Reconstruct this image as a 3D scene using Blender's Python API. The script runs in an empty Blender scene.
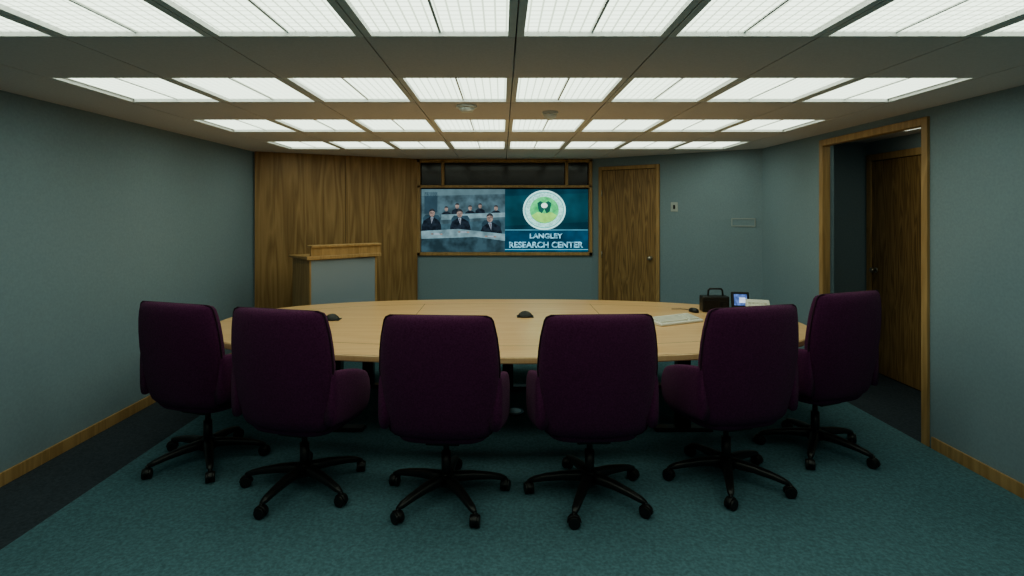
import bpy, bmesh, math, random
from mathutils import Vector, Matrix
random.seed(3)
sc=bpy.context.scene
sc.view_settings.view_transform='AgX'
try: sc.view_settings.look='AgX - Medium High Contrast'
except Exception: pass
COL=sc.collection
H=2.44; CAMZ=1.69; F=550.0

# ---------------------------------------------------------------- materials
def newmat(name):
    m=bpy.data.materials.new(name); m.use_nodes=True
    nt=m.node_tree; b=nt.nodes['Principled BSDF']
    return m,nt,b
def N(nt,t,**k):
    n=nt.nodes.new(t)
    for a,v in k.items(): setattr(n,a,v)
    return n
def plain(name,col,rough=0.5,metal=0.0,noise=0.08,nscale=40,bump=0.0,bscale=200,spec=0.5,sheen=0):
    m,nt,b=newmat(name)
    tc=N(nt,'ShaderNodeTexCoord'); nz=N(nt,'ShaderNodeTexNoise'); nz.inputs['Scale'].default_value=nscale
    nz.inputs['Detail'].default_value=4
    nt.links.new(tc.outputs['Object'],nz.inputs['Vector'])
    cr=N(nt,'ShaderNodeValToRGB')
    cr.color_ramp.elements[0].position=.3; cr.color_ramp.elements[1].position=.7
    cr.color_ramp.elements[0].color=[max(0,c*(1-noise)) for c in col[:3]]+[1]
    cr.color_ramp.elements[1].color=[c*(1+noise) for c in col[:3]]+[1]
    nt.links.new(nz.outputs['Fac'],cr.inputs['Fac']); nt.links.new(cr.outputs['Color'],b.inputs['Base Color'])
    b.inputs['Roughness'].default_value=rough; b.inputs['Metallic'].default_value=metal
    b.inputs['Specular IOR Level'].default_value=spec
    if sheen: b.inputs['Sheen Weight'].default_value=sheen
    if bump>0:
        n2=N(nt,'ShaderNodeTexNoise'); n2.inputs['Scale'].default_value=bscale; n2.inputs['Detail'].default_value=3
        nt.links.new(tc.outputs['Object'],n2.inputs['Vector'])
        bp=N(nt,'ShaderNodeBump'); bp.inputs['Strength'].default_value=bump; bp.inputs['Distance'].default_value=.01
        nt.links.new(n2.outputs['Fac'],bp.inputs['Height']); nt.links.new(bp.outputs['Normal'],b.inputs['Normal'])
    return m
def wood(name,c1,c2,scale=(9,9,.7),rough=.4,dist=2.5,fine=(70,70,2.5)):
    m,nt,b=newmat(name)
    tc=N(nt,'ShaderNodeTexCoord'); mp=N(nt,'ShaderNodeMapping'); mp.inputs['Scale'].default_value=scale
    nt.links.new(tc.outputs['Object'],mp.inputs['Vector'])
    nz=N(nt,'ShaderNodeTexNoise'); nz.inputs['Scale'].default_value=1.0; nz.inputs['Detail'].default_value=2
    nz.inputs['Distortion'].default_value=.6
    nt.links.new(mp.outputs['Vector'],nz.inputs['Vector'])
    mm=N(nt,'ShaderNodeMath',operation='MULTIPLY'); mm.inputs[1].default_value=dist*4
    nt.links.new(nz.outputs['Fac'],mm.inputs[0])
    fr=N(nt,'ShaderNodeMath',operation='PINGPONG'); fr.inputs[1].default_value=1.0
    nt.links.new(mm.outputs[0],fr.inputs[0])
    mp2=N(nt,'ShaderNodeMapping'); mp2.inputs['Scale'].default_value=fine
    nt.links.new(tc.outputs['Object'],mp2.inputs['Vector'])
    n2=N(nt,'ShaderNodeTexNoise'); n2.inputs['Scale'].default_value=1; n2.inputs['Detail'].default_value=3
    nt.links.new(mp2.outputs['Vector'],n2.inputs['Vector'])
    mx=N(nt,'ShaderNodeMath',operation='MULTIPLY_ADD'); mx.inputs[1].default_value=.5
    nt.links.new(fr.outputs[0],mx.inputs[0])
    m3=N(nt,'ShaderNodeMath',operation='MULTIPLY'); m3.inputs[1].default_value=.55
    nt.links.new(n2.outputs['Fac'],m3.inputs[0]); nt.links.new(m3.outputs[0],mx.inputs[2])
    cr=N(nt,'ShaderNodeValToRGB')
    cr.color_ramp.elements[0].position=.15; cr.color_ramp.elements[0].color=list(c1)+[1]
    cr.color_ramp.elements[1].position=.85; cr.color_ramp.elements[1].color=list(c2)+[1]
    nt.links.new(mx.outputs[0],cr.inputs['Fac']); nt.links.new(cr.outputs['Color'],b.inputs['Base Color'])
    b.inputs['Roughness'].default_value=rough
    return m
def emis(name,col,strength=1.0,noise=0.0,nscale=20):
    m=bpy.data.materials.new(name); m.use_nodes=True; nt=m.node_tree; nt.nodes.clear()
    o=N(nt,'ShaderNodeOutputMaterial'); e=N(nt,'ShaderNodeEmission'); e.inputs['Strength'].default_value=strength
    tc=N(nt,'ShaderNodeTexCoord'); nz=N(nt,'ShaderNodeTexNoise'); nz.inputs['Scale'].default_value=nscale
    nt.links.new(tc.outputs['Object'],nz.inputs['Vector'])
    cr=N(nt,'ShaderNodeValToRGB')
    cr.color_ramp.elements[0].position=.35; cr.color_ramp.elements[1].position=.65
    cr.color_ramp.elements[0].color=[c*(1-noise) for c in col]+[1]; cr.color_ramp.elements[1].color=[min(1,c*(1+noise)) for c in col]+[1]
    nt.links.new(nz.outputs['Fac'],cr.inputs['Fac']); nt.links.new(cr.outputs['Color'],e.inputs['Color'])
    nt.links.new(e.outputs[0],o.inputs[0]); return m
LIGHT=2.55
def diffuser_mat():
    m=bpy.data.materials.new('prismatic_diffuser'); m.use_nodes=True; nt=m.node_tree; nt.nodes.clear()
    o=N(nt,'ShaderNodeOutputMaterial'); e=N(nt,'ShaderNodeEmission')
    tc=N(nt,'ShaderNodeTexCoord'); sp=N(nt,'ShaderNodeSeparateXYZ'); nt.links.new(tc.outputs['Object'],sp.inputs[0])
    outs=[]
    for ax in ('X','Y'):
        a=N(nt,'ShaderNodeMath',operation='MULTIPLY'); a.inputs[1].default_value=1/0.045
        nt.links.new(sp.outputs[ax],a.inputs[0])
        f=N(nt,'ShaderNodeMath',operation='FRACT'); nt.links.new(a.outputs[0],f.inputs[0])
        g=N(nt,'ShaderNodeMath',operation='LESS_THAN'); g.inputs[1].default_value=.16
        nt.links.new(f.outputs[0],g.inputs[0]); outs.append(g)
    mx=N(nt,'ShaderNodeMath',operation='MAXIMUM'); nt.links.new(outs[0].outputs[0],mx.inputs[0]); nt.links.new(outs[1].outputs[0],mx.inputs[1])
    cr=N(nt,'ShaderNodeValToRGB')
    cr.color_ramp.elements[0].color=(.86,1,.82,1); cr.color_ramp.elements[1].color=(.44,.52,.40,1)
    nt.links.new(mx.outputs[0],cr.inputs['Fac'])
    nt.links.new(cr.outputs['Color'],e.inputs['Color']); e.inputs['Strength'].default_value=LIGHT
    nt.links.new(e.outputs[0],o.inputs[0]); return m
M={}
M['wall']=plain('fabric_wall_teal',(.275,.355,.405),.9,noise=.05,nscale=60,bump=.25,bscale=400,spec=.1)
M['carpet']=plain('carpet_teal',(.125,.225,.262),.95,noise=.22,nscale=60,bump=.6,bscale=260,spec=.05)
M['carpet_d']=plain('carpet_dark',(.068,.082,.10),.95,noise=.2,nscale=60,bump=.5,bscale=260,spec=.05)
M['ceil']=plain('ceiling_tile_grey',(.74,.70,.70),.9,noise=.04,nscale=90,bump=.1,spec=.1)
M['beam']=plain('ceiling_beam_grey',(.82,.82,.81),.7,noise=.03,nscale=30,spec=.2)
M['black']=plain('black_gap',(.01,.01,.01),.9)
M['diff']=diffuser_mat()
M['oak']=wood('oak_veneer',(.25,.14,.055),(.48,.295,.135),scale=(6,6,.55))
M['oakd']=wood('door_walnut_oak',(.17,.095,.04),(.43,.26,.115),scale=(11,11,.8),dist=4)
M['trim']=wood('oak_trim',(.38,.225,.095),(.54,.34,.16),scale=(8,8,1),rough=.45)
M['table']=wood('maple_table_top',(.76,.45,.22),(.86,.56,.30),scale=(.6,6,6),rough=.30,fine=(3,60,60))
M['tedge']=wood('maple_edge',(.80,.50,.26),(.92,.65,.37),scale=(1,1,12),rough=.35)
M['seam']=plain('dark_seam',(.20,.11,.05),.6)
M['purple']=plain('purple_wool',(.105,.024,.080),.95,noise=.25,nscale=120,bump=.5,bscale=500,spec=.08,sheen=.08)
M['piping']=plain('purple_piping',(.04,.01,.03),.9,noise=.1)
M['blk']=plain('black_plastic',(.014,.014,.015),.38,noise=.1)
M['blkm']=plain('black_metal',(.018,.018,.019),.3,metal=.3,noise=.1)
M['dark']=plain('dark_glass',(.014,.007,.011),.12,noise=.1)
M['grey']=plain('lectern_fabric',(.33,.38,.43),.95,noise=.15,nscale=150,bump=.3,spec=.05)
M['beige']=plain('beige_plastic',(.74,.72,.64),.5,noise=.03)
M['key']=plain('keycap',(.85,.83,.74),.5,noise=.03)
M['white']=plain('white_plastic',(.85,.85,.80),.5,noise=.03)
M['steel']=plain('steel',(.5,.45,.38),.3,metal=.9,noise=.05)
M['switch']=plain('switch_plate',(.50,.53,.52),.5,noise=.03)

# ---------------------------------------------------------------- helpers
def link(o,parent=None):
    COL.objects.link(o)
    if parent: o.parent=parent
    return o
def empty(name,loc=(0,0,0),rz=0):
    e=bpy.data.objects.new(name,None); e.location=loc; e.rotation_euler=(0,0,rz); e.empty_display_size=.1
    COL.objects.link(e); return e
def obj(name,verts,faces,mat,parent=None,smooth=False,loc=(0,0,0),rot=(0,0,0)):
    me=bpy.data.meshes.new(name); me.from_pydata([tuple(v) for v in verts],[],faces)
    bm=bmesh.new(); bm.from_mesh(me); bmesh.ops.recalc_face_normals(bm,faces=bm.faces); bm.to_mesh(me); bm.free()
    if smooth:
        for p in me.polygons: p.use_smooth=True
    me.materials.append(mat); o=bpy.data.objects.new(name,me); o.location=loc; o.rotation_euler=rot
    return link(o,parent)
def box(name,c,s,mat,parent=None,bev=0,rot=(0,0,0),seg=2):
    x,y,z=[a/2 for a in s]
    v=[(i*x,j*y,k*z) for i in(-1,1) for j in(-1,1) for k in(-1,1)]
    f=[(0,1,3,2),(4,6,7,5),(0,4,5,1),(2,3,7,6),(0,2,6,4),(1,5,7,3)]
    o=obj(name,v,f,mat,parent,loc=c,rot=rot)
    if bev>0:
        b=o.modifiers.new('b','BEVEL'); b.width=bev; b.segments=seg
    return o
def boxes(name,lst,mat,parent=None,bev=0):
    v=[];f=[]
    for (x0,x1,y0,y1,z0,z1) in lst:
        n=len(v)
        v+=[(a,b,c) for a in(x0,x1) for b in(y0,y1) for c in(z0,z1)]
        f+=[tuple(n+i for i in q) for q in [(0,1,3,2),(4,6,7,5),(0,4,5,1),(2,3,7,6),(0,2,6,4),(1,5,7,3)]]
    o=obj(name,v,f,mat,parent)
    if bev>0:
        b=o.modifiers.new('b','BEVEL'); b.width=bev; b.segments=2
    return o
def loft(name,rings,mat,parent=None,smooth=True,cap=True,loc=(0,0,0),rot=(0,0,0)):
    n=len(rings[0]); v=[p for r in rings for p in r]; f=[]
    for i in range(len(rings)-1):
        for j in range(n):
            k=(j+1)%n; f.append((i*n+j,i*n+k,(i+1)*n+k,(i+1)*n+j))
    if cap:
        f.append(tuple(range(n))); f.append(tuple((len(rings)-1)*n+j for j in range(n)))
    return obj(name,v,f,mat,parent,smooth,loc,rot)
def cyl(name,c,r,h,mat,parent=None,r2=None,seg=24,rot=(0,0,0),smooth=True,bev=0):
    r2=r if r2 is None else r2
    rr=[[(a*math.cos(t),a*math.sin(t),z) for t in [2*math.pi*i/seg for i in range(seg)]] for a,z in((r,-h/2),(r2,h/2))]
    o=loft(name,rr,mat,parent,smooth,True,c,rot)
    if smooth:
        for p in o.data.polygons:
            if len(p.vertices)>4: p.use_smooth=False
    if bev>0:
        b=o.modifiers.new('b','BEVEL'); b.width=bev; b.segments=2
    return o
def tube(name,pts,r,mat,parent=None,cyc=False,loc=(0,0,0)):
    cu=bpy.data.curves.new(name,'CURVE'); cu.dimensions='3D'; cu.bevel_depth=r; cu.bevel_resolution=3
    s=cu.splines.new('POLY'); s.points.add(len(pts)-1)
    for i,p in enumerate(pts): s.points[i].co=(*p,1)
    s.use_cyclic_u=cyc; cu.materials.append(mat)
    o=bpy.data.objects.new(name,cu); o.location=loc
    return link(o,parent)
def se(w,t,n,k=36):
    out=[]
    for i in range(k):
        a=2*math.pi*i/k; c,s=math.cos(a),math.sin(a)
        out.append((w*math.copysign(abs(c)**(2/n),c),t*math.copysign(abs(s)**(2/n),s)))
    return out
def wall(name,p1,p2,z0,z1,mat,th=.12):
    p1=Vector(p1);p2=Vector(p2); d=(p2-p1).normalized(); nrm=Vector((-d.y,d.x))*th
    q=[p1,p2,p2+nrm,p1+nrm]
    v=[(a.x,a.y,z) for z in(z0,z1) for a in q]
    f=[(0,1,2,3),(4,5,6,7),(0,1,5,4),(1,2,6,5),(2,3,7,6),(3,0,4,7)]
    return obj(name,v,f,mat)

# ---------------------------------------------------------------- room shell
LX=-3.09; RX=3.08; BY=7.80; CLX=-1.2; CRX=1.27; LY=6.82; RY=6.50; NY=-1.6
VX=3.95; VY0=3.75; VY1=5.95; OY0=4.0; OY1=5.27; OZ=2.34
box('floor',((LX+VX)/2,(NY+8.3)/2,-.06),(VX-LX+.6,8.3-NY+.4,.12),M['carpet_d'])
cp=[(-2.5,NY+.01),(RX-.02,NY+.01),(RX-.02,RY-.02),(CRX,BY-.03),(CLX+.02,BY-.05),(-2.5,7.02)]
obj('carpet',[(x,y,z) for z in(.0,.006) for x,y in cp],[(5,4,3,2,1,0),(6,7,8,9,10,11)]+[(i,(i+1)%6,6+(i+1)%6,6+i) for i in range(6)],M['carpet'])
wall('wall_left',(LX,NY),(LX,LY),0,H,M['wall'])
wall('wall_back_left',(LX,LY),(CLX,BY),0,H,M['wall'])
wall('wall_back',(CLX-.02,BY),(CRX+.02,BY),0,1.08,M['wall'],th=.3)
wall('wall_back_right',(CRX,BY),(RX,RY),0,H,M['wall'])
wall('wall_right',(RX,RY),(RX,OY1),0,H,M['wall'],th=.1)
wall('wall_right_near',(RX,OY0),(RX,NY),0,H,M['wall'],th=.1)
wall('wall_right_header',(RX,OY1),(RX,OY0),OZ,H,M['wall'],th=.1)
wall('wall_front',(RX,NY),(LX,NY),0,H,M['wall'])
wall('wall_vestibule_back',(RX+.1,VY1),(VX,VY1),0,H,M['wall'])
wall('wall_vestibule_side',(VX,VY1),(VX,VY0),0,H,M['wall'])
wall('wall_vestibule_front',(VX,VY0),(RX+.1,VY0),0,H,M['wall'])
wall('wall_projection_recess',(CLX-.05,BY+.30),(CRX+.05,BY+.30),0,H,M['black'])
boxes('trim_1',[(RX-.02,RX+.055,OY1-.018,OY1+.04,0,OZ+.04),(RX-.02,RX+.055,OY0-.04,OY0+.018,0,OZ+.04),(RX-.0195,RX+.0545,OY0,OY1,OZ-.018,OZ+.04)],M['trim'],bev=.003)
boxes('baseboard_left',[(LX,LX+.015,NY,LY-.02,0,.085)],M['trim'],bev=.003)
boxes('baseboard_right',[(RX-.015,RX,NY,OY0-.07,0,.085),(RX-.015,RX,OY1+.07,RY-.02,0,.085)],M['trim'],bev=.003)
boxes('baseboard_back',[(CLX,CRX,BY-.015,BY,0,.085)],M['trim'],bev=.003)

# ---------------------------------------------------------------- ceiling
W=.65; CX=.06; PIT=1.40; PD=.68
far=[2.357+PIT*i for i in (-1,0,1,2,3)]
tiles=[];beams=[]
x0=CX-4*W; x1=CX+4*W
rows=[(f-PD,f) for f in far]
ys=[NY-.1]+[v for r in rows for v in r]+[8.3]
gaps=[(ys[i],ys[i+1]) for i in range(0,len(ys),2)]
Zt=H+.05
VL=(3.40,3.75,4.5,5.1)
for a,b in gaps:
    if b-a<.02: continue
    for i in range(-4,4):
        tiles.append((CX+i*W+.004,CX+(i+1)*W-.004,a+.004,b-.004,H,Zt))
tiles.append((LX-.2,x0-.004,ys[0],ys[-1],H,Zt))
tiles.append((x1+.004,VL[0],ys[0],ys[-1],H,Zt)); tiles.append((VL[1],VX+.2,ys[0],ys[-1],H,Zt))
tiles.append((VL[0],VL[1],ys[0],VL[2],H,Zt)); tiles.append((VL[0],VL[1],VL[3],ys[-1],H,Zt))
for a,b in rows:
    for i in range(-4,5):
        w=.034 if abs(i)<4 else .02
        beams.append((CX+i*W-w,CX+i*W-.003,a-.004,b+.004,H+.001,Zt)); beams.append((CX+i*W+.003,CX+i*W+w,a-.004,b+.004,H+.001,Zt))
boxes('ceiling',tiles,M['ceil'])
boxes('trim_2',beams,M['beam'])
box('ceiling_plenum',((LX+VX)/2,3.3,H+.16),(VX-LX+.6,10.6,.1),M['black'])
for a,b in rows:
    e=empty('fluorescent_ceiling_light',(CX,(a+b)/2,H+.022))
    v=[];f=[];fr=[]
    for i in range(-4,4):
        for h in (0,1):
            xa=i*W+.034+h*(W-.068)/2; xb=xa+(W-.068)/2
            n=len(v); v+=[(xa,-PD/2,0),(xb,-PD/2,0),(xb,PD/2,0),(xa,PD/2,0)]; f.append((n,n+1,n+2,n+3))
        xm=i*W+W/2
        fr+=[(xm-.005,xm+.005,-PD/2,PD/2,-.006,.002)]
        for s in (-1,1):
            yy=s*(PD/2-.004); fr.append((i*W+.034,(i+1)*W-.034,yy-.004,yy+.004,-.021,.002))
    me=bpy.data.meshes.new('diffuser'); me.from_pydata(v,[],f); me.materials.append(M['diff'])
    link(bpy.data.objects.new('diffuser',me),e)
    boxes('fixture_frame',fr,M['beam'],e)
e=empty('vestibule_fill_light',((VL[0]+VL[1])/2,(VL[2]+VL[3])/2,H+.018))  # added glowing panel, invented to brighten the vestibule recess
me=bpy.data.meshes.new('diffuser'); hx,hy=(VL[1]-VL[0])/2,(VL[3]-VL[2])/2
me.from_pydata([(-hx,-hy,0),(hx,-hy,0),(hx,hy,0),(-hx,hy,0)],[],[(0,1,2,3)]); me.materials.append(M['diff'])
link(bpy.data.objects.new('diffuser',me),e)

sd=empty('smoke_detector',(-.25,3.88,H))
cyl('base',(0,0,-.008),.075,.016,M['white'],sd); cyl('head',(0,0,-.03),.04,.03,M['white'],sd,r2=.06)
sp=empty('ceiling_sensor_dome',(.36,4.12,H))
cyl('base',(0,0,-.008),.06,.016,M['white'],sp)
loft('dome',[[(r*math.cos(t*math.pi/12),r*math.sin(t*math.pi/12),z) for t in range(24)] for r,z in((.05,-.016),(.048,-.035),(.036,-.052),(.015,-.06))],M['white'],sp)

# ---------------------------------------------------------------- wood wall panels
ang=math.atan2(BY-LY,CLX-LX); L=math.hypot(BY-LY,CLX-LX)
wp=empty('wood_wall_panelling',(LX,LY,0),ang)
s1=.527*L
boxes('panel_1',[(.02,s1-.003,-.035,0,.0,H-.002)],M['oak'],wp)
boxes('panel_2',[(s1+.003,L-.01,-.035,0,.0,H-.002)],M['oak'],wp)
boxes('seam',[(s1-.003,s1+.003,-.02,0,0,H-.01)],M['seam'],wp)

# ---------------------------------------------------------------- doors
ang=math.atan2(RY-BY,RX-CRX); WL=math.hypot(RY-BY,RX-CRX)
def mkdoor(name,loc,rz,w,h,knob_right=True,fw=.05,leaf='oakd'):
    d=empty(name,loc,rz)
    boxes('casing',[(0,fw,-.03,0,0,h),(w-fw,w,-.03,0,0,h),(fw,w-fw,-.03,0,h-fw,h)],M['trim'],d,bev=.004)
    boxes('leaf',[(fw+.005,w-fw-.005,-.018,0,.01,h-fw-.006)],M[leaf],d,bev=.002)
    boxes('shadow_gap',[(fw,w-fw,-.006,-.001,.0,h-fw)],M['black'],d)
    kx=w-fw-.07 if knob_right else fw+.07
    cyl('rose',(kx,-.022,1.08),.028,.01,M['steel'],d,rot=(math.pi/2,0,0))
    loft('knob',[[(kx+r*math.cos(t*math.pi/10),y,1.08+r*math.sin(t*math.pi/10)) for t in range(20)] for r,y in((.01,-.025),(.012,-.045),(.026,-.055),(.028,-.07),(.018,-.082))],M['steel'],d)
    for z in (.25,1.1,1.95):
        hx=fw+.003 if knob_right else w-fw-.003
        cyl('hinge',(hx,-.03,z),.007,.09,M['steel'],d,seg=10)
    return d
ca,sa=math.cos(ang),math.sin(ang)
mkdoor('door_1',(CRX+.12*ca,BY+.12*sa,0),ang,.87,2.32)
mkdoor('door_2',(VX,VY1-.03,0),-math.pi/2,1.02,2.30,knob_right=False,fw=.07)
def onwall(t,z,nm):
    return empty(nm,(CRX+t*ca,BY+t*sa,z),ang)
sw=onwall(.53*WL,1.755,'light_switch')
boxes('plate',[(-.045,.045,-.008,0,-.06,.06)],M['switch'],sw,bev=.003); boxes('toggle',[(-.012,.012,-.016,-.008,-.025,.025)],M['blk'],sw,bev=.002)
sg=onwall(.905*WL,1.565,'wall_sign_holder')
boxes('plate',[(-.13,.13,-.006,0,-.045,.045)],M['wall'],sg,bev=.002)
boxes('frame',[(-.135,.135,-.012,0,.04,.048),(-.135,.135,-.012,0,-.048,-.04),(-.135,-.127,-.012,0,-.048,.048),(.127,.135,-.012,0,-.048,.048)],M['switch'],sg)

# ---------------------------------------------------------------- projection window with video screens
def PX(px,Y): return (px-502)*Y/F
def PZ(py,Y): return CAMZ-(py-212)*Y/F
vs=empty('video_projection_screen',(0,BY,0))
fy0,fy1=-.04,.05
def XX(px): return PX(px,BY)
def ZZ(py): return PZ(py,BY)
fb=[]
t=.045
xl,xr=CLX,CRX+.005; zt=H-.005; zb=1.075
fb+=[(xl,xl+t,fy0,fy1,zb,zt),(xr-t,xr,fy0,fy1,zb,zt),(xl,xr,fy0,fy1,zt-t,zt),(xl,xr,fy0,fy1,zb,zb+t)]
zr=ZZ(186.5)
fb+=[(xl,xr,fy0,fy1,zr-.018,zr+.018)]
for px in (443,566.5): fb.append((XX(px)-.02,XX(px)+.02,fy0,fy1,zr,zt))
boxes('wood_frame',fb,M['trim'],vs,bev=.004)
boxes('upper_windows',[(xl+.02,xr-.02,.04,.06,zr,zt-.02)],M['dark'],vs)
boxes('housing',[(xl+.01,xr-.01,.065,.16,zb+.01,zt)],M['black'],vs)
SY=.045
def poly(name,pts,mat,lay=0,parent=vs):
    n=len(pts); y=SY-.0015*lay
    return obj(name,[(x,y,z) for x,z in pts],[tuple(range(n))],mat,parent)
def pp(name,pts,mat,lay): return poly(name,[(XX(a),ZZ(b)) for a,b in pts],mat,lay)
def ell(cx,cy,rx,ry,k=28,a0=0,a1=2*math.pi): return [(cx+rx*math.cos(a0+(a1-a0)*i/k),cy+ry*math.sin(a0+(a1-a0)*i/k)) for i in range(k if a1-a0>6.2 else k+1)]
E=lambda n,c,s=1,no=.1,ns=8: emis('video_'+n,c,s*1.3,no,ns)
vb=E('wall',(.060,.105,.125),1,.35); vt=E('table',(.15,.24,.27),1,.3); vd=E('suit',(.014,.022,.032),1,.4,20); vsk=E('skin',(.22,.17,.15),1,.3,25); vh=E('hair',(.03,.035,.04),1,.4,30); vw=E('shirt',(.24,.31,.36)); vc=E('chair',(.028,.058,.078),1,.3); vtie=E('tie',(.07,.02,.03)); vf=E('floor',(.05,.10,.125),1,.3)
pp('picture_left',[(421,189),(505,189),(505,252),(421,252)],vb,0)
pp('picture_wall_stripe',[(421,189),(505,189),(505,194),(421,196)],E('light',(.09,.15,.17)),1)
pp('picture_wall_door',[(424,192),(437,192),(437,212),(424,214)],E('door',(.03,.06,.08)),1)
for i,(a,b,s) in enumerate([(446,209,.9),(457,206,1),(470,208,.95),(480,206,.9),(496,208,1)]):
    pp('back_row_suit',[(a-6*s,b+9),(a-5*s,b+4.5),(a-2*s,b+2.6),(a+2*s,b+2.6),(a+5*s,b+4.5),(a+6*s,b+9)],vd,2)
    pp('back_row_head',ell(a,b,1.9*s,2.7*s),vsk,3); pp('back_row_hair',ell(a,b-1.3,2.0*s,1.6*s,12,math.pi,2*math.pi),vh,4)
pp('back_desk',[(441,214.5),(505,212.5),(505,217),(441,220)],vt,5)
pp('picture_floor',[(421,226),(505,219),(505,252),(421,252)],vf,6)
for a,b,s,lean in [(431,213,1.0,.8),(460,213.5,1.05,-.5),(491,218,1.12,-1.2)]:
    pp('chair_behind',[(a-8*s,b+20*s),(a-8.5*s,b+5*s),(a-6*s,b+2*s),(a+7*s,b+2*s),(a+9*s,b+5*s),(a+9*s,b+20*s)],vc,7)
    h=a+lean
    pp('suit',[(a-10*s,b+19*s),(a-9.4*s,b+12*s),(a-7.5*s,b+7.6*s),(a-4.5*s,b+5.8*s),(a-1.6*s,b+4*s),(a+1.6*s,b+4*s),(a+4.5*s,b+5.6*s),(a+7.8*s,b+7.6*s),(a+9.6*s,b+12*s),(a+10.5*s,b+19*s)],vd,8)
    pp('shirt',[(h-1.5*s,b+4.2*s),(h+1.5*s,b+4.2*s),(a+.2*s,b+11*s)],vw,9)
    pp('tie',[(h-.5*s,b+4.8*s),(h+.5*s,b+4.8*s),(a+.3*s,b+11*s)],vtie,10)
    pp('head',ell(h,b,2.8*s,3.9*s),vsk,10)
    pp('hair',[(h+3.0*s*math.cos(q),b-.8*s+3.5*s*math.sin(q)) for q in [math.pi+math.pi*i/12 for i in range(13)]]+[(h+2.3*s,b-1.5*s),(h,b-2.3*s),(h-2.3*s,b-1.5*s)],vh,11)
    for q in(-1.2,1.2): pp('eye',ell(h+q*s,b-.3*s,.5*s,.3*s,10),vc,11)
    pp('nose',[(h-.25*s,b),(h+.25*s,b),(h+.45*s,b+1.3*s),(h-.45*s,b+1.3*s)],E('nose',(.14,.11,.10)),11)
    pp('mouth',[(h-.9*s,b+2.1*s),(h+.9*s,b+2.1*s),(h+.9*s,b+2.4*s),(h-.9*s,b+2.4*s)],vtie,11)
pp('front_desk',[(421,231),(458,229),(505,234),(505,241),(476,237),(421,239)],vt,12)
pp('front_desk_panel',[(421,239),(476,237),(505,241),(505,252),(421,252)],E('deskfront',(.03,.06,.075),1,.4),12)
for a,b in [(436,234),(463,232),(490,236.5)]:
    pp('paper',[(a-2,b-.8),(a+3,b-.8),(a+4,b+.9),(a-2,b+.9)],vw,13)
    pp('hand',ell(a-4,b,1.4,.8),vsk,13); pp('hand',ell(a+5,b+.3,1.4,.8),vsk,13)
pp('picture_right',[(505,189),(588.5,189),(588.5,252),(505,252)],E('blue',(.012,.045,.065),1,.3,3),0)
pp('picture_haze',[(505,196),(588.5,193),(588.5,222),(505,226)],E('haze',(.014,.06,.08),1,.3,3),1)
pp('picture_band',[(505,231),(588.5,231),(588.5,252),(505,252)],E('band',(.008,.055,.10),1,.3,5),2)
pp('picture_line',[(505,229.5),(588.5,229.5),(588.5,230.6),(505,230.6)],E('line',(.08,.24,.32)),3)
pp('picture_line_low',[(505,249.3),(588.5,249.3),(588.5,250.2),(505,250.2)],E('line2',(.15,.38,.48)),3)
cxs,cys=544.5,210
pp('seal_rim',ell(cxs,cys,21.5,20,48),E('rim',(.48,.80,.76),1.05,.1,12),4)
pp('seal_ring_dark',ell(cxs,cys,19.8,18.3,48),E('ring',(.10,.42,.40),1,.2,30),5)
pp('seal_ring',ell(cxs,cys,19.0,17.5,48),E('ring2',(.36,.72,.66),1,.25,45),6)
pp('seal_center',ell(cxs,cys,14.5,13.4,48),E('center',(.08,.50,.18),1.0,.3,14),7)
pp('seal_hill',[(cxs-13,cys+5.5),(cxs-7,cys+2),(cxs,cys+3.5),(cxs+7,cys+2),(cxs+13,cys+5.5),(cxs+8,cys+11),(cxs,cys+13),(cxs-8,cys+11)],E('hill',(.30,.66,.16),1.0,.2),8)
pp('seal_emblem',[(cxs-7,cys-7),(cxs-4,cys-9),(cxs,cys-6.5),(cxs+4,cys-9),(cxs+7,cys-7),(cxs+5.5,cys+1),(cxs+2.5,cys+3.5),(cxs,cys-1),(cxs-2.5,cys+3.5),(cxs-5.5,cys+1)],E('emblem',(.02,.10,.08)),9)
pp('seal_highlight',ell(cxs,cys-4.5,3.2,2.6),E('hl',(.7,.9,.8)),10)
def text(s,px,py,size,mat,lay,sx=1.0):
    cu=bpy.data.curves.new('txt','FONT'); cu.body=s; cu.size=size; cu.align_x='CENTER'; cu.offset=.004
    o=bpy.data.objects.new('caption_lettering',cu); link(o,vs); o.rotation_euler=(math.pi/2,0,0); o.scale=(sx,1,1)
    o.location=(XX(px),SY-.0015*lay,ZZ(py)); cu.materials.append(mat)
tx=E('lettering',(.20,.44,.56),1,.5,20); ts=E('letter_shadow',(.002,.01,.02))
text('LANGLEY',546.7,238.9,.095,ts,4,1.15); text('LANGLEY',546,238.3,.095,tx,5,1.15)
text('RESEARCH CENTER',546.7,248.3,.115,ts,4,1.05); text('RESEARCH CENTER',546,247.7,.115,tx,5,1.05)

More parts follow.
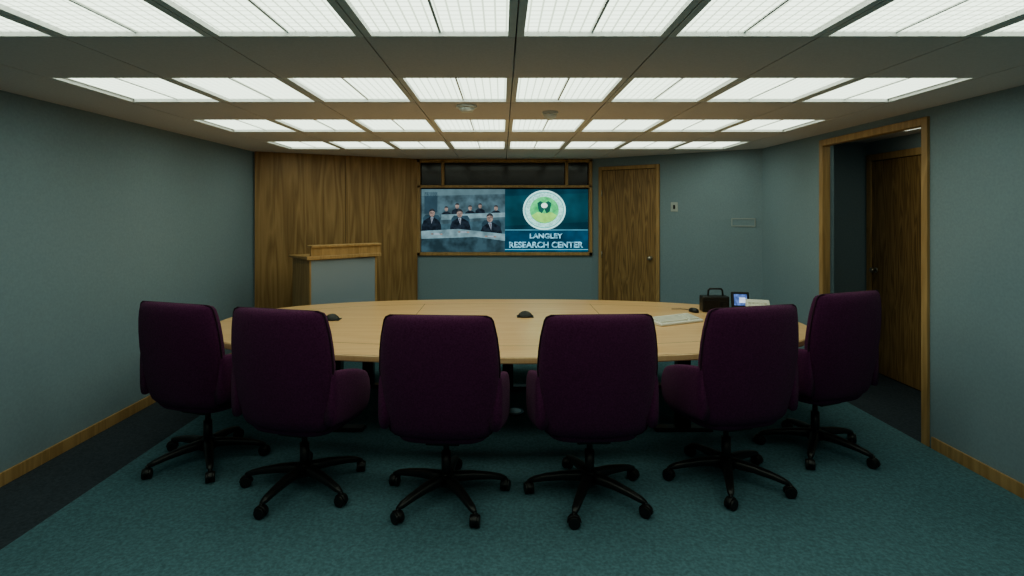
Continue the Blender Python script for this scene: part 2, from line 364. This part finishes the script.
# ---------------------------------------------------------------- lectern
le=empty('lectern',(-1.95,6.42,0),math.radians(40))
lw,ld,lh=.80,.52,1.17
boxes('base_plinth',[(-lw/2+.03,lw/2-.03,-ld/2+.03,ld/2-.03,0.006,.07)],M['blk'],le)
boxes('front_fabric_panel',[(-lw/2+.02,lw/2-.02,-ld/2,-ld/2+.02,.07,lh-.01)],M['grey'],le,bev=.003)
boxes('corner_posts',[(-lw/2,-lw/2+.02,-ld/2-.004,-ld/2+.03,.07,lh),(lw/2-.02,lw/2,-ld/2-.004,-ld/2+.03,.07,lh)],M['trim'],le,bev=.003)
boxes('side_panels',[(-lw/2,-lw/2+.025,-ld/2+.03,ld/2,.07,lh),(lw/2-.025,lw/2,-ld/2+.03,ld/2,.07,lh)],M['trim'],le,bev=.003)
boxes('inner_shelf',[(-lw/2+.025,lw/2-.025,-ld/2+.03,ld/2-.05,.75,.78)],M['oak'],le)
a=lw/2+.04
v=[(-a,-ld/2-.04,lh),(a,-ld/2-.04,lh),(a,ld/2+.02,lh),(-a,ld/2+.02,lh),(-a,-ld/2-.04,lh+.04),(a,-ld/2-.04,lh+.04),(a,ld/2+.02,lh+.025),(-a,ld/2+.02,lh+.025)]
o=obj('desk_top',v,[(0,1,2,3),(4,5,6,7),(0,1,5,4),(1,2,6,5),(2,3,7,6),(3,0,4,7)],M['trim'],le); o.modifiers.new('b','BEVEL').width=.005
boxes('raised_front_board',[(-a+.05,a,-ld/2-.02,-ld/2+.02,lh+.035,lh+.14)],M['trim'],le,bev=.004)
boxes('board_cap',[(-a+.05,a,-ld/2-.04,-ld/2+.10,lh+.13,lh+.155)],M['trim'],le,bev=.004)

# ---------------------------------------------------------------- conference table
TCX,TCY,TA,TB,TN=.055,4.80,2.515,1.20,2.4
tb=empty('conference_table',(TCX,TCY,0))
def ring(s,z,k=120): return [(x,y,z) for x,y in se(TA-s,TB-s,TN,k)]
loft('table_top',[ring(.012,.737),ring(.006,.7395),ring(.3,.7402)],M['table'],tb,smooth=False)
loft('table_edge',[ring(.03,.69),ring(.004,.693),ring(0,.70),ring(0,.732),ring(.008,.739),ring(.03,.7385)],M['tedge'],tb,smooth=False)
def strip(name,s0,s1,z,mat):
    k=120; r0=ring(s0,z,k); r1=ring(s1,z,k)
    return obj(name,r0+r1,[(i,(i+1)%k,k+(i+1)%k,k+i) for i in range(k)],mat,tb)
strip('inlay_line',.30,.306,.7408,M['seam'])
boxes('leaf_joints',[(x-.002,x+.002,-.88,.88,.7401,.7408) for x in(-.85,.85)],M['seam'],tb)
for i,(x,y) in enumerate([(-1.34,-.55),(-1.34,.5),(1.34,-.55),(1.34,.5),(0,.45)]):
    boxes('pedestal_%d'%(i+1),[(x-.05,x+.05,y-.05,y+.05,.03,.66)],M['blkm'],tb,bev=.01)
    boxes('pedestal_foot_%d'%(i+1),[(x-.22,x+.22,y-.05,y+.05,.006,.035)],M['blkm'],tb,bev=.01)
boxes('under_frame',[(-1.5,1.5,-.58,-.52,.63,.69),(-1.5,1.5,.44,.5,.63,.69),(-1.37,-1.31,-.55,.5,.63,.69),(1.31,1.37,-.55,.5,.63,.69)],M['blkm'],tb)
fbx=empty('floor_outlet_box',(.1,4.62,.006))
cyl('ring',(0,0,.006),.085,.012,M['blkm'],fbx); cyl('lid',(0,0,.013),.06,.006,M['steel'],fbx)

# ---------------------------------------------------------------- office chairs
def chair(loc,deg,zs=1.0):
    c=empty('office_chair',(loc[0],loc[1],.006),-math.radians(deg))
    rings=[]
    Z0,Z1=.43,1.125*zs
    prof=[(0,.70,.25),(.012,.84,.6),(.04,.92,.85),(.10,.955,1),(.25,.975,1),(.4,.99,1),(.55,1.0,1),(.7,.985,1),(.82,.955,.98),(.91,.92,.92),(.96,.895,.8),(.985,.865,.6),(1,.79,.3)]
    def bw(v): return .305+.028*min(1,v*2.0)
    def cy(v): return -.205-.085*v-.02*math.sin(v*math.pi)
    outline=[]
    for v,ws,ts in prof:
        z=Z0+(Z1-Z0)*v; w=bw(v)*ws; th=.058*ts
        ringp=[]
        for x,y in se(w,th,3.4,44):
            ringp.append((x,cy(v)+y+.6*x*x,z-.07*x*x*(v>.9)))
        rings.append(ringp)
        outline.append((w+.002,cy(v)+.6*w*w-.012,z-.07*w*w*(v>.9)))
    loft('backrest',rings,M['purple'],c)
    pts=[(p[0],p[1],p[2]) for p in outline]+[(-p[0],p[1],p[2]) for p in reversed(outline)]
    tube('backrest_piping',pts,.005,M['piping'],c,cyc=True)
    rings=[]
    for z,s in((.395,.80),(.40,.93),(.42,.985),(.45,1),(.48,1),(.505,.97),(.52,.88),(.525,.6)):
        rings.append([(x*s*(1+.05*(y/.26)),y*s+.035,z-.03*max(0,(y*s)/.26)**3) for x,y in se(.285,.26,4,44)])
    loft('seat',rings,M['purple'],c)
    tube('seat_piping',[(x*1.002*(1+.05*(y/.26)),y+.035,.452-.03*max(0,y/.26)**3) for x,y in se(.286,.261,4,60)],.005,M['piping'],c,cyc=True)
    for s,nm in((-1,'arm_left'),(1,'arm_right')):
        rings=[]
        for t in [i/16 for i in range(17)]:
            y=-.22+.44*t
            e=1.0 if t<.84 else max(.25,math.sqrt(max(0,1-((t-.84)/.16)**2)))
            top=.785-.12*t**1.8; bot=.48-.02*t
            zc=(top+bot)/2; hz=(top-bot)/2*e
            xc=s*(.308+.034*math.sin(math.pi*min(1,t*1.1)))
            rings.append([(xc+x*(.4+.6*e),y,zc+zz) for x,zz in se(.036,hz,3.6,24)])
        loft(nm,rings,M['purple'],c)
    box('tilt_mechanism',(0,.0,.375),(.20,.26,.045),M['blk'],c,bev=.012)
    cyl('seat_plate',(0,0,.355),.06,.03,M['blk'],c)
    cyl('gas_lift_upper',(0,0,.30),.017,.12,M['blkm'],c)
    cyl('gas_lift_sleeve',(0,0,.18),.028,.18,M['blk'],c)
    cyl('hub',(0,0,.115),.055,.07,M['blk'],c,r2=.042,bev=.005)
    tube('height_lever',[(.05,.03,.365),(.2,.03,.365),(.25,.03,.355)],.006,M['blk'],c)
    return c
def base(c,off):
    R=.36
    for i in range(5):
        a=math.radians(off+72*i); ca,sa=math.cos(a),math.sin(a)
        rings=[]
        for t in [0,.15,.4,.7,.9,1.0]:
            r=.03+(R-.03)*t; w=.034-.015*t; hh=.030-.015*t; z=.118-.040*t+ .012*math.sin(t*math.pi)
            if t==1.0: w*=.6; hh*=.6
            rings.append([(r*ca-p*sa, r*sa+p*ca, z+q) for p,q in se(w,hh,3,14)])
        loft('leg_%d'%(i+1),rings,M['blk'],c)
        x,y=R*ca,R*sa; ra=random.uniform(0,2*math.pi)
        cyl('caster_stem_%d'%(i+1),(x,y,.066),.009,.03,M['blkm'],c,seg=12)
        for s in(-1,1):
            dx,dy=math.cos(ra)*.016*s,math.sin(ra)*.016*s
            cyl('caster_wheel_%d_%d'%(i+1,1 if s<0 else 2),(x+dx,y+dy,.032),.032,.022,M['blk'],c,rot=(math.pi/2,0,ra+math.pi/2),bev=.004,seg=20)
        hr=[]
        for t in range(0,7):
            an=math.radians(180*t/6)
            hr.append([( -math.sin(ra)*math.cos(an)*(.036+q)+math.cos(ra)*p+x, math.cos(ra)*math.cos(an)*(.036+q)+math.sin(ra)*p+y,.032+math.sin(an)*(.036+q)) for p,q in se(.015,.003,4,10)])
        loft('caster_hood_%d'%(i+1),hr,M['blk'],c)
chs=[((-2.00,3.74),18,12,.985),((-1.21,3.37),15,35,1.01),((-.33,3.25),4,-59,1),((.52,3.27),-3,-40,1),((1.41,3.46),-15,-36,1.01),((2.22,3.90),-22,-52,1.025)]
for (p,d,off,zs) in chs:
    c=chair(p,d,zs); base(c,off+d)

# ---------------------------------------------------------------- things on the table
TZ=.7412
def mic(x,y):
    m=empty('boundary_microphone',(x,y,TZ))
    rr=[]
    for sc_,z in((1,0),(1,.008),(.8,.028),(.45,.045),(.12,.05)):
        rr.append([(px*sc_,py*sc_+.02*(1-sc_),z) for px,py in se(.07,.055,2.2,28)])
    loft('body',rr,M['blk'],m); boxes('base_plate',[(-.075,.075,-.045,.06,0,.006)],M['blk'],m,bev=.002)
mic(-1.50,4.84); mic(.21,4.98)
kb=empty('computer_keyboard',(1.49,4.74,TZ),math.radians(26))
v=[(-.235,-.095,0),(.235,-.095,0),(.235,.095,0),(-.235,.095,0),(-.235,-.095,.018),(.235,-.095,.018),(.235,.095,.045),(-.235,.095,.045)]
o=obj('case',v,[(0,1,2,3),(4,5,6,7),(0,1,5,4),(1,2,6,5),(2,3,7,6),(3,0,4,7)],M['beige'],kb); o.modifiers.new('b','BEVEL').width=.004
ks=[]
for r in range(5):
    for k in range(20):
        if k in(14,): continue
        x=-.215+k*.0215; y=-.068+r*.027; z=.018+(y+.095)/.19*.027
        ks.append((x+.0015,x+.0195,y,y+.023,z-.002,z+.012))
boxes('keys',ks,M['key'],kb)
mo=empty('computer_mouse',(1.82,5.22,TZ),.3)
loft('body',[[(x,y,z) for x,y in se(.034*s,.057*s,2.5,24)] for s,z in((.95,0),(1,.012),(.9,.026),(.6,.036),(.2,.039))],M['blk'],mo)
tube('cable',[(0,.05,.006),(.0,.12,.005),(-.04,.16,.005),(-.12,.18,.005)],.003,M['blk'],mo)
ra=empty('portable_radio_case',(2.03,5.26,TZ),math.radians(-4))
boxes('body',[(-.125,.125,-.06,.06,0,.15)],M['blk'],ra,bev=.012)
boxes('front_grille',[(-.11,.02,-.066,-.058,.025,.115)],M['blkm'],ra,bev=.004)
boxes('control_panel',[(.04,.11,-.065,-.058,.05,.10)],M['blkm'],ra,bev=.003)
tube('handle',[(-.06,0,.14),(-.055,0,.20),(-.04,0,.215),(.06,0,.215),(.075,0,.20),(.08,0,.14)],.009,M['blk'],ra)
cyl('dial',(.075,-.068,.07),.02,.015,M['blk'],ra,rot=(math.pi/2,0,0))
mt=empty('desktop_monitor',(2.26,5.22,TZ),math.radians(-10))
box('stand',(0,.03,.02),(.10,.10,.04),M['blk'],mt,bev=.008)
box('bezel',(0,0,.115),(.16,.03,.15),M['blk'],mt,bev=.008,rot=(-.25,0,0))
box('display',(0,-.0165,.118),(.115,.004,.105),emis('monitor_blue',(.12,.20,.48),1.0,.4,30),mt,rot=(-.25,0,0))
box('display_window',(.015,-.0195,.115),(.055,.002,.05),emis('monitor_white',(.6,.7,.95),1.2,.2,30),mt,rot=(-.25,0,0))
ph=empty('control_console',(2.31,4.96,TZ),math.radians(-20))
v=[(-.10,-.09,0),(.10,-.09,0),(.10,.09,0),(-.10,.09,0),(-.10,-.09,.05),(.10,-.09,.05),(.10,.09,.15),(-.10,.09,.15)]
o=obj('case',v,[(0,1,2,3),(4,5,6,7),(0,1,5,4),(1,2,6,5),(2,3,7,6),(3,0,4,7)],M['beige'],ph); o.modifiers.new('b','BEVEL').width=.006
boxes('buttons',[(-.08+i*.033,-.057+i*.033,-.06+j*.04,-.035+j*.04,.03,.087+j*.022) for i in range(5) for j in range(3)],M['key'],ph)

# ---------------------------------------------------------------- world + camera
w=bpy.data.worlds.new('World'); sc.world=w; w.use_nodes=True
w.node_tree.nodes['Background'].inputs[0].default_value=(.0,.0,.0,1)
cam=bpy.data.cameras.new('camera'); co=bpy.data.objects.new('camera',cam); COL.objects.link(co)
co.location=(0,0,CAMZ); co.rotation_euler=(math.pi/2,0,0)
cam.sensor_width=36; cam.lens=F/1024*36; cam.shift_x=10/1024; cam.shift_y=-76/1024; cam.clip_start=.05
sc.camera=co
